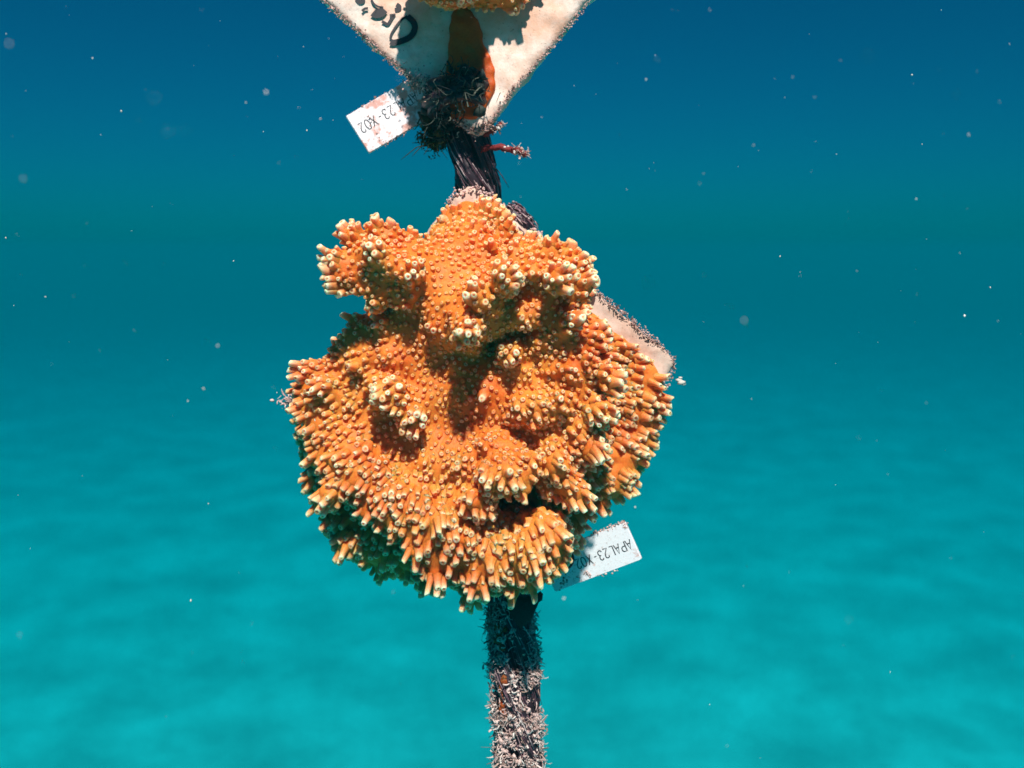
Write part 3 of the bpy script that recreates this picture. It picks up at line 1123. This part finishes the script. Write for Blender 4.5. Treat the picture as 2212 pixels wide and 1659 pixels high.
def make_upper_tile():
    pts = PXZ(UT, 0)
    V, F = noisy_slab(pts, 0.0, -6.0, 9, 1.4, 0.3)
    t = empty("growing_tile", P(1030, 288, -3), "white square tile hanging corner down above the orange coral, with black marker writing", "tile")
    mesh_obj("tile_slab", V, F, TILE_UP, t)
    r = RG(52)
    mb = MB()
    crust(mb, [P(600, -90, 0), P(690, -8, 0), P(850, 138, 0), P(925, 205, 0), P(960, 240, 0)], r, 800, 0.5, (0.30, 0.75), (0.10, 0.28), 0.75)
    crust(mb, [P(890, 165, 0.4), P(940, 215, 0.4)], r, 260, 2.0, (0.2, 0.85), (0.15, 0.4), 0.8)
    crust(mb, [P(1290, -18, 0), P(1200, 92, 0), P(1110, 190, 0), P(1050, 278, 0)], r, 460, 0.4, (0.35, 0.85), (0.10, 0.24), 0.7)
    crust(mb, [P(985, 255, 0), P(1030, 288, 0), P(1060, 262, 0)], r, 160, 0.8, (0.2, 0.7), (0.15, 0.5), 0.4)
    mb.build("edge_crust", TURF, t, kind="stuff")
    # marker writing: hand-drawn strokes lying on the face
    ink = MB()
    def stroke(pts2, w, closed=False):
        q = [P(u, v, 0.55) for u, v in pts2]
        if closed:
            q.append(q[0])
        path = []
        n = len(q) - 1
        for i in range(n * 6 + 1):
            path.append(path_at(q, i / (n * 6)))
        ink.ribbon(path, w * 0.85, (0, -1, 0))
    stroke([(880, 35), (893, 48), (896, 62), (888, 78), (872, 87), (852, 92), (843, 90)], 1.05)
    stroke([(880, 35), (868, 42), (856, 56), (846, 72), (843, 84)], 0.38)
    stroke([(806, 26), (812, 30), (822, 28), (830, 20)], 1.5)
    stroke([(853, 22), (861, 20), (862, 14), (856, 10)], 0.8)
    stroke([(842, 34), (852, 33), (846, 40), (838, 52), (832, 50), (825, 46)], 0.5)
    stroke([(770, -2), (776, 4), (783, 2), (784, -6)], 0.8)
    stroke([(782, 24), (788, 19), (795, 18)], 0.45)
    stroke([(802, -6), (806, 6), (816, 14), (828, 16)], 0.35)
    stroke([(750, -40), (765, -30), (772, -45), (760, -55)], 0.8)
    ink.build("lettering", INK, t, smooth=False)


TILE_UP = mat_tile("white_tile", (0.86, 0.71, 0.63), (0.74, 0.43, 0.31), (0.30, 0.16, 0.11), 0.86)
make_upper_tile()

# ---------------------------------------------------------------- coral on the upper tile and the orange crust below it
def make_upper_coral():
    f = Field((-40, -52, 88), (52, 6, 165), 1.0)
    caps = [(1000, -120, 2, 12, 935, -75, 14, 9), (935, -75, 14, 8, 930, -45, 20, 5), (1000, -120, 2, 13, 985, -60, 18, 8), (985, -60, 18, 8, 1000, -38, 23, 5),
            (1060, -110, 0, 10, 1075, -34, 3, 4.5), (1080, -110, 0, 10, 1120, -30, 2, 4.5), (1090, -25, 3, 4, 1104, -4, 5, 3), (960, -70, 6, 9, 985, -28, 8, 5.5), (1100, -120, 0, 10, 1160, -60, 1, 4.5), (1040, -45, 4, 7, 1050, -16, 5, 4)]
    for (u1, v1, h1, r1, u2, v2, h2, r2) in caps:
        f.capsule(P(u1, v1, h1), P(u2, v2, h2), r1, r2, 4.0)
    f.ripple(0.3, 8.0, 6)
    t = empty("coral_colony", P(1030, -60, 0), "orange coral at the top edge, hanging over the white tile", "coral")
    build_coral(t, f, P(1030, -120, -8), CORAL, 1.9, np.random.default_rng(14), 2.2, 40)


make_upper_coral()


def make_orange_crust():
    f = Field((-22, -6, 72), (0, 4, 112), 0.7)
    caps = [(1000, 40, 0, 3.2, 1005, 70, 0, 4.2), (1005, 70, 0, 4.2, 1008, 110, 0, 4.8), (1008, 110, 0, 4.8, 1030, 150, 0, 4.6), (1030, 150, 0, 4.6, 1038, 190, 0, 3.6), (1038, 190, 0, 3.6, 1016, 225, 0, 3.8), (990, 150, 0, 3.6, 985, 225, 0, 4.2), (1016, 225, 0, 3.8, 985, 225, 0, 4.0)]
    for (u1, v1, h1, r1, u2, v2, h2, r2) in caps:
        f.capsule(P(u1, v1, h1), P(u2, v2, h2), r1, r2, 2.5)
    H = -f.ax[1]
    f.v = np.maximum(f.v, (H - 1.5)[None, :, None]).astype(np.float32)
    f.ripple(0.30, 4.0, 8)
    V, F = f.mesh()
    m = mat_coral("orange_sponge", (0.62, 0.115, 0.012), (0.48, 0.075, 0.008))
    mesh_obj("orange_sponge", V, F, m, None, P(1010, 240, 0), attrs={"tip": np.zeros(len(V))}, label="smooth rust orange sponge streak running down the white tile", cat="sponge")


make_orange_crust()

# ---------------------------------------------------------------- lashing and weed at the upper tile's lower corner
def make_lashing():
    r = RG(61)
    t = empty("lashing", P(985, 215, 0), "dark tangled twine lashing overgrown with weed at the white tile's lower corner", "twine")
    # turns of twine wrapped round the rope and through the tile's corner
    for k, (du, dv, rr) in enumerate([(0, 0, 2.0), (8, 12, 1.9), (-6, 26, 2.0), (4, 40, 1.7)]):
        mb = MB()
        pts = []
        for i in range(15):
            f = i / 14
            a = -2.2 + 4.4 * f
            c = P(985 + du, 190 + dv, -2)
            pts.append(c + Vector((math.sin(a) * 7.0 + 1.5 * (f - 0.5), -math.cos(a) * 6.5 - 1.0, 4.0 * (f - 0.5) + 0.6 * math.sin(9 * f + k))))
        mb.tube(pts, rr, 7, 0.1)
        mb.build("twine_turn", ROPE_BLACK, t)
    mb = MB()
    spots = [(1000, 160, 5.5, 26), (1020, 175, 5.0, 24), (975, 180, 6, 34), (955, 205, 4.5, 32), (960, 240, 3.5, 30), (1000, 195, 6.5, 30), (945, 255, -2, 28), (990, 215, 6, 22), (935, 225, 0, 28), (1030, 195, 5, 14), (965, 270, -2, 24), (940, 285, -4, 22)]
    for (u, v, h, n) in spots:
        c = P(u, v, h)
        for _ in range(n):
            p = c + Vector(r.normal(0, 1.6, 3)) * 1.1
            tn = float(np.clip(abs(r.normal(0.28, 0.25)), 0, 1))
            frill(mb, p, (r.normal(0, 0.6), -0.8, r.normal(-0.2, 0.6)), (0, 0, -1), r, r.uniform(1.5, 5.5), tn, 6)
        for _ in range(6):
            mb.blob(c + Vector(r.normal(0, 1.5, 3)) - Vector((0, -1.5, 0)), r.uniform(0.9, 1.9), r, r.uniform(0, 0.3))
    mb.build("weed", DARKWEED, t, kind="stuff")


make_lashing()


def make_tuft():
    r = RG(71)
    mb = MB()
    base = P(940, 290, -8)
    for _ in range(300):
        d = Vector((r.normal(-0.6, 0.5), r.normal(-0.3, 0.5), r.normal(-0.4, 0.45))).normalized()
        p = base + Vector((r.normal(0, 2.2), r.normal(0, 1.5), r.normal(0, 2.4)))
        frill(mb, p, d, (0, 0, 0), r, r.uniform(1.2, 4.0), float(np.clip(r.normal(0.4, 0.28), 0, 1)), 5)
    for _ in range(16):
        mb.blob(base + Vector(r.normal(0, 1.8, 3)), r.uniform(1.2, 2.4), r, r.uniform(0, 0.3))
    for (u1, v1, u2, v2) in [(925, 312, 866, 345), (922, 315, 890, 338), (932, 318, 915, 335)]:
        a, b = P(u1, v1, -6), P(u2, v2, -3)
        m = (a + b) / 2 + Vector((0.5, 0, 1.4))
        mb.tube([a, a.lerp(m, 0.6), m, m.lerp(b, 0.6), b], [0.22, 0.2, 0.17, 0.13, 0.06], 4, 0.0)
    mb.build("olive_weed_tuft", OLIVE, None, base, label="dark olive weed tuft with thin whiskers left of the rope", cat="seaweed")


make_tuft()


def make_sprig(path, rad, label, seed, nw):
    r = RG(seed)
    t = empty("red_algae_sprig", path[0], label, "seaweed", "red sprigs right of the rope")
    mb = MB()
    n = 14
    pts = [path_at(path, i / (n - 1)) + Vector(r.normal(0, 0.16, 3)) for i in range(n)]
    mb.tube(pts, [rad * r.uniform(0.75, 1.2) for _ in range(n)], 8, [0.2 + 0.35 * r.random() for _ in range(n * 8)])
    for _ in range(60):
        i = r.integers(0, n)
        frill(mb, pts[i], r.normal(0, 1, 3), (0, 0, 0), r, r.uniform(0.5, 1.6), float(r.uniform(0.1, 0.55)), 4)
    mb.build("stem", REDWEED, t)
    mb = MB()
    for _ in range(nw):
        i = int(min(n - 1, n * (1 - abs(r.normal(0, 0.28)))))
        i = max(3, i)
        o = Vector(r.normal(0, 1, 3)).normalized()
        if r.random() < 0.45:
            mb.blob(pts[i] + o * rad, r.uniform(0.22, 0.6), r, r.uniform(0.75, 1))
        else:
            frill(mb, pts[i] + o * rad * 0.8, o, (0, 0, 0), r, r.uniform(0.9, 2.4), float(r.uniform(0.75, 1)), 5)
    mb.build("white_crust", REDWEED, t, kind="stuff")


make_sprig([P(1045, 292, -5), P(1060, 285, -4), P(1072, 278, -3), P(1082, 268, -3)], 0.75, "short red algae sprig with white wisps, just under the white tile's tip", 81, 46)
make_sprig([P(1040, 322, -5), P(1072, 318, -4), P(1100, 322, -3), P(1120, 326, -2), P(1136, 333, -2)], 0.95, "longer red algae sprig with a white crusted end, pointing right", 82, 80)


def make_knot():
    r = RG(91)
    t = empty("rope_knot", P(1118, 488, -6), "stubby frayed rope end beside the orange coral's top corner", "rope end")
    mb = MB()
    c = P(1116, 482, -5)
    ax = Vector((0.55, -0.25, -0.6)).normalized()
    pts = [c - ax * 5 + Vector((0, 0, 0)), c - ax * 2, c + ax * 1, c + ax * 4.2]
    mb.tube(pts, [3.4, 4.0, 4.1, 3.2], 12, 0.25)
    mb.build("rope_stub", ROPE_BLACK, t)
    mb = MB()
    for _ in range(230):
        a = r.uniform(0, 6.28)
        x = ax.orthogonal().normalized()
        y = ax.cross(x)
        o = math.cos(a) * x + math.sin(a) * y
        s = r.uniform(-5, 3)
        p = c + ax * s + o * 4.0
        if r.random() < 0.6:
            q = c + ax * (s + r.uniform(2, 4)) + o * 4.3 + Vector(r.normal(0, 0.5, 3))
            mb.tube([p, p.lerp(q, 0.5) + o * 0.3, q], [0.2, 0.22, 0.1], 4, float(np.clip(r.normal(0.6, 0.3), 0, 1)))
        else:
            mb.blob(p, r.uniform(0.2, 0.5), r, r.uniform(0.7, 1))
    mb.build("yarns", ROPE_BLACK, t, kind="stuff")
    mb = MB()
    for _ in range(90):
        p = P(1148 + r.normal(0, 10), 512 + r.normal(0, 10), -1 + r.normal(0, 1))
        if r.random() < 0.5:
            mb.blob(p, r.uniform(0.3, 0.8), r, r.uniform(0.4, 0.8))
        else:
            frill(mb, p, (0.4, -0.7, 0.5), (0, 0, 0), r, r.uniform(0.7, 2), float(r.uniform(0.4, 0.9)), 4)
    mb.build("pink_crust", TURF, None, P(1148, 512, -1), label="small pink crust lump below the frayed rope end", cat="crust")


make_knot()


def make_flap():
    mb = MB()
    pts = [P(1100, 1285, -4), P(1128, 1298, -2), P(1150, 1295, -1), P(1166, 1284, 0), P(1172, 1290, 0)]
    V = []
    for i, (w, th) in enumerate([(4.0, 1.6), (4.6, 1.6), (3.6, 1.4), (1.6, 1.1), (1.0, 0.8)]):
        p = pts[i]
        for k in range(10):
            a = 2 * math.pi * k / 10
            V.append(p + Vector((0.35 * w * math.cos(a) * 0.3, -th * math.sin(a), w * math.cos(a) - (w - 1.0))))
    F = []
    for i in range(4):
        for k in range(10):
            k2 = (k + 1) % 10
            F.append((i * 10 + k, i * 10 + k2, (i + 1) * 10 + k2, (i + 1) * 10 + k))
    F += [tuple(range(10))[::-1], tuple(40 + k for k in range(10))]
    mb.add([tuple(x) for x in V], F, 0.1)
    mb.build("rubber_strap", DARKWEED, None, pts[0], label="black strap end jutting right under the orange coral's bottom corner", cat="strap")


make_flap()

# ---------------------------------------------------------------- tags
GLYPH = {'A': [[(0, 0), (0.5, 1), (1, 0)], [(0.2, 0.38), (0.8, 0.38)]],
         'P': [[(0.05, 0), (0.05, 1), (0.6, 1), (0.85, 0.9), (0.92, 0.74), (0.85, 0.58), (0.6, 0.48), (0.05, 0.48)]],
         'L': [[(0.1, 1), (0.1, 0), (0.75, 0)]],
         '2': [[(0.08, 0.78), (0.2, 0.95), (0.45, 1), (0.72, 0.93), (0.82, 0.74), (0.72, 0.52), (0.05, 0), (0.88, 0)]],
         '3': [[(0.08, 0.85), (0.25, 0.98), (0.5, 1), (0.75, 0.9), (0.8, 0.74), (0.7, 0.57), (0.4, 0.52), (0.72, 0.47), (0.86, 0.28), (0.76, 0.08), (0.5, 0), (0.22, 0.03), (0.05, 0.18)]],
         '-': [[(0.1, 0.42), (0.6, 0.42)]],
         'X': [[(0.05, 0), (0.9, 1)], [(0.05, 1), (0.9, 0)]],
         '0': [[(0.5, 1), (0.22, 0.92), (0.08, 0.7), (0.05, 0.5), (0.08, 0.3), (0.22, 0.08), (0.5, 0), (0.78, 0.08), (0.92, 0.3), (0.95, 0.5), (0.92, 0.7), (0.78, 0.92), (0.5, 1)]]}


def mat_tag(name, amount, seed):
    m = NT(name)
    geo = m.n("ShaderNodeNewGeometry")
    mp = m.n("ShaderNodeMapping")
    mp.inputs["Location"].default_value = (seed, seed * 0.7, 0)
    m.l(geo.outputs["Position"], mp.inputs["Vector"])
    n1 = m.noise(260.0, 4, 0.6, mp.outputs[0])
    n2 = m.noise(1300.0, 3, 0.6, mp.outputs[0])
    f1 = m.ramp(n1.outputs[0], [(0.66 - 0.22 * amount, (0, 0, 0)), (0.74 - 0.2 * amount, (1, 1, 1))])
    f2 = m.ramp(n2.outputs[0], [(0.60 - 0.05 * amount, (0, 0, 0)), (0.70, (1, 1, 1))])
    c1 = m.mix(f1.outputs[0], (0.86, 0.79, 0.83), (0.66, 0.33, 0.28))
    k = m.n("ShaderNodeMath", operation='MULTIPLY')
    m.l(f2.outputs[0], k.inputs[0])
    k.inputs[1].default_value = 0.35 + 0.45 * amount
    c2 = m.mix(k.outputs[0], c1, (0.40, 0.22, 0.18))
    m.l(c2, m.b.inputs["Base Color"])
    m.b.inputs["Roughness"].default_value = 0.4
    m.bump(n2.outputs[0], 0.15, 0.0003)
    return m.m


def make_tag(corner, ex, ey, nx, ny, thick, mat, label, txt, tx0, ty0, hgt, adv, crust_pts, seed, hole=None):
    """corner: local origin; ex, ey: unit vectors along text direction and text-up; nx, ny: size in mm"""
    ez = ex.cross(ey).normalized()          # faces the viewer
    t = empty("name_tag", corner, label, "tag", "white name tags")
    bm = bmesh.new()
    rad = 0.45
    outl = []
    for (cx, cy, a0) in [(nx - rad, rad, -90), (nx - rad, ny - rad, 0), (rad, ny - rad, 90), (rad, rad, 180)]:
        for k in range(5):
            a = math.radians(a0 + 90 * k / 4)
            outl.append((cx + rad * math.cos(a), cy + rad * math.sin(a)))
    to = lambda x, y, z: corner + ex * x + ey * y + ez * z
    V, F = [], []
    n = len(outl)
    cx, cy = nx / 2, ny / 2
    rows = [(1.0, 0.0), (1.0, thick * 0.75), (0.985, thick)]
    for (s, z) in rows:
        for (x, y) in outl:
            V.append(to(cx + (x - cx) * s, cy + (y - cy) * s, z))
    for i in range(2):
        for k in range(n):
            k2 = (k + 1) % n
            F.append((i * n + k, i * n + k2, (i + 1) * n + k2, (i + 1) * n + k))
    F += [tuple(range(n))[::-1], tuple(2 * n + k for k in range(n))]
    bm.free()
    mesh_obj("plate", [tuple(v) for v in V], F, mat, t, smooth=False)
    mb = MB()
    x = tx0
    for ch in txt:
        w = hgt * 0.52
        for st in GLYPH[ch]:
            q = [to(x + a * w, ty0 + b * hgt, thick + 0.06) for a, b in st]
            mb.ribbon(q, 0.15, ez)
        x += adv
    mb.build("lettering", INK, t, smooth=False)
    r = RG(seed)
    mb = MB()
    for (x0, y0, x1, y1, num, tones) in crust_pts:
        for _ in range(num):
            f = r.random()
            p = to(x0 + (x1 - x0) * f + r.normal(0, 0.35), y0 + (y1 - y0) * f + r.normal(0, 0.35), thick * 0.8 + r.uniform(-0.3, 0.2))
            if r.random() < 0.55:
                mb.blob(p, r.uniform(0.12, 0.38), r, float(r.uniform(*tones)), (1, 1, 1))
            else:
                frill(mb, p, ez, (0, 0, 0), r, r.uniform(0.4, 1.1), float(r.uniform(*tones)), 4)
    mb.build("crust", TURF, t, kind="stuff")
    return t


def tag_axes(pa, pb, pc):
    """pa: corner at text start, lower side; pb along the text; pc towards text-up"""
    ex = (pb - pa).normalized()
    ey = (pc - pa)
    ey = (ey - ex * ey.dot(ex)).normalized()
    return ex, ey


# upper tag: upside-down text that runs to the lower left
pa, pb, pc = P(930, 168 - 22, -9), P(747, 253, -6), P(970, 250, -9)
ex, ey = tag_axes(pa, pb, pc)
make_tag(pa, ex, ey, (pb - pa).length, 13.0, 1.1, mat_tag("tag_stained", 0.75, 3.0), "stained white name tag hanging left of the rope below the white tile", "APAL23-X02", (pb - pa).length - 3.1 - 9 * 2.04, 4.0, 3.1, 2.04,
         [(1, 0, 26, 0, 40, (0.2, 0.8)), (24, 3, 24.5, 12, 40, (0.2, 0.7)), (25, 1, 25, 13, 30, (0.3, 0.9)), (2, 13, 25, 13, 60, (0.2, 0.7)), (3, 2, 8, 12, 160, (0.0, 0.5))], 101)
# lower tag
pa, pb, pc = P(1352, 1126, 0), P(1166, 1199, -8), P(1380, 1208, 0)
ex, ey = tag_axes(pa, pb, pc)
make_tag(pa, ex, ey, (pb - pa).length, 11.8, 1.1, mat_tag("tag_clean", 0.34, 1.0), "cleaner white name tag at the lower right, partly behind the orange coral", "APAL23-X02", 1.0, 5.0, 2.9, 1.84,
         [(0.2, 0, 11, 0, 90, (0.45, 0.9)), (0.3, 0.2, 1.0, 1.6, 40, (0.3, 0.8)), (16, 11, 18, 9.4, 80, (0.35, 0.9)), (22.5, 8, 27, 11.5, 60, (0.0, 0.35)), (19, 11, 26, 2, 50, (0.2, 0.6)), (8, 11.7, 15, 11.8, 14, (0.5, 0.9))], 102)


def make_cable_tie():
    mb = MB()
    c = P(1214, 1204, -5)
    pts = [c + Vector((2.7 * math.cos(a) * 1.15, 2.4 * math.sin(a * 0.9) - 2.0, 2.7 * math.sin(a))) for a in np.linspace(-2.6, 0.9, 16).tolist()]
    mb.tube(pts, 0.5, 6, 0.05)
    mb.build("cable_tie", ROPE_BLACK, None, c, label="thin black cable tie looped through the lower right tag", cat="cable tie")


make_cable_tie()

# ---------------------------------------------------------------- wisps and drifting specks
SNOW = mat_tone("marine_snow", [(0.0, (0.45, 0.36, 0.28)), (1.0, (0.85, 0.80, 0.76))], 0.9, 2500, 0.2, 0.1, 0.0)


def make_wisp():
    r = RG(111)
    mb = MB()
    b = P(632, 868, 2)
    for _ in range(70):
        q = b + Vector((-abs(r.normal(0, 2.2)), r.normal(0, 0.8), r.normal(0.2, 1.5)))
        frill(mb, b.lerp(q, r.uniform(0.3, 1)), q - b, (0, 0, 0), r, r.uniform(0.8, 2.2), float(r.uniform(0.5, 1)), 5)
    for (u, v, s) in [(588, 866, 0.65), (606, 868, 0.6), (612, 872, 0.45), (625, 866, 0.7), (598, 848, 0.2), (610, 846, 0.25)]:
        mb.blob(P(u, v, 2), s, r, 0.8)
    mb.build("hydroid_wisp", TURF, None, b, label="gauzy pale wisp clinging to the orange coral's left tip", cat="hydroid")
    mb = MB()
    for (u, v, s) in [(1466, 822, 0.9), (1473, 826, 1.1), (1470, 816, 0.6), (1478, 830, 0.6)]:
        mb.blob(P(u, v, 4), s, r, 0.5, (1.1, 0.4, 0.7))
    mb.build("drifting_flake", SNOW, None, P(1470, 824, 4), label="thin grey flake drifting right of the coral's right corner", cat="flake")


make_wisp()


def make_specks():
    r = RG(121)
    named = [(262, 240, 40, 0.85, "biggest pale speck drifting at the upper left"), (20, 95, 150, 1.05, "blurred round speck near the photo's left top edge"),
             (663, 282, 30, 0.62, "elongated white speck left of the stained tag"), (575, 200, 110, 1.1, "large faint blurred speck left of the white tile"),
             (692, 257, 70, 0.62, "small grey blurred speck beside the stained tag's upper corner"), (412, 1298, 35, 0.85, "cream curved speck drifting at the lower left"), (1372, 1096, 60, 0.8, "pale round speck above the lower right tag"),
             (1970, 162, 25, 0.75, "oval speck drifting at the upper right"), (1685, 554, 10, 0.65, "pale speck right of the coral at mid height"), (1218, 1293, 90, 0.9, "faint blurred speck under the lower right tag"),
             (440, 840, 80, 0.9, "faint round speck left of the coral"), (2139, 621, 5, 0.6, "tiny bright speck near the photo's right edge"), (200, 126, 60, 0.6, "faint speck above the biggest pale speck")]
    for (u, v, h, s, lab) in named:
        mb = MB()
        k = (DIST * 1000 - h) / (DIST * 1000)
        el = r.uniform(1.0, 1.7)
        mb.blob(P(u, v, h), s * k * 0.42, r, r.uniform(0.4, 1), (1 / el ** 0.5, 0.8, el ** 0.5), 0.12)
        mb.build("drifting_speck", SNOW, None, P(u, v, h), label=lab, cat="speck", group="specks drifting in the water")
    mb = MB()
    for _ in range(300):
        h = float(np.clip(r.normal(-40, 110), -420, 170))
        u, v = r.uniform(-100, 2312), abs(r.normal(0, 900)) - 40
        if 560 < u < 1500 and h < 40 and 380 < v < 1300 and r.random() < 0.85:
            continue
        k = (DIST * 1000 - h) / (DIST * 1000)
        s = float(np.clip(np.exp(r.normal(-2.25, 0.45)), 0.04, 0.3))
        mb.blob(P(u, v, h), s * (0.35 + 0.65 * k), r, r.uniform(0.3, 1), (r.uniform(0.6, 1), 0.7, r.uniform(0.8, 1.7)), 0.2)
    mb.build("marine_snow", SNOW, None, P(1106, 829, 0), label="countless fine pale specks drifting through the water", kind="stuff")


make_specks()

for _o in bpy.data.objects:
    if "base" in _o:
        del _o["base"]
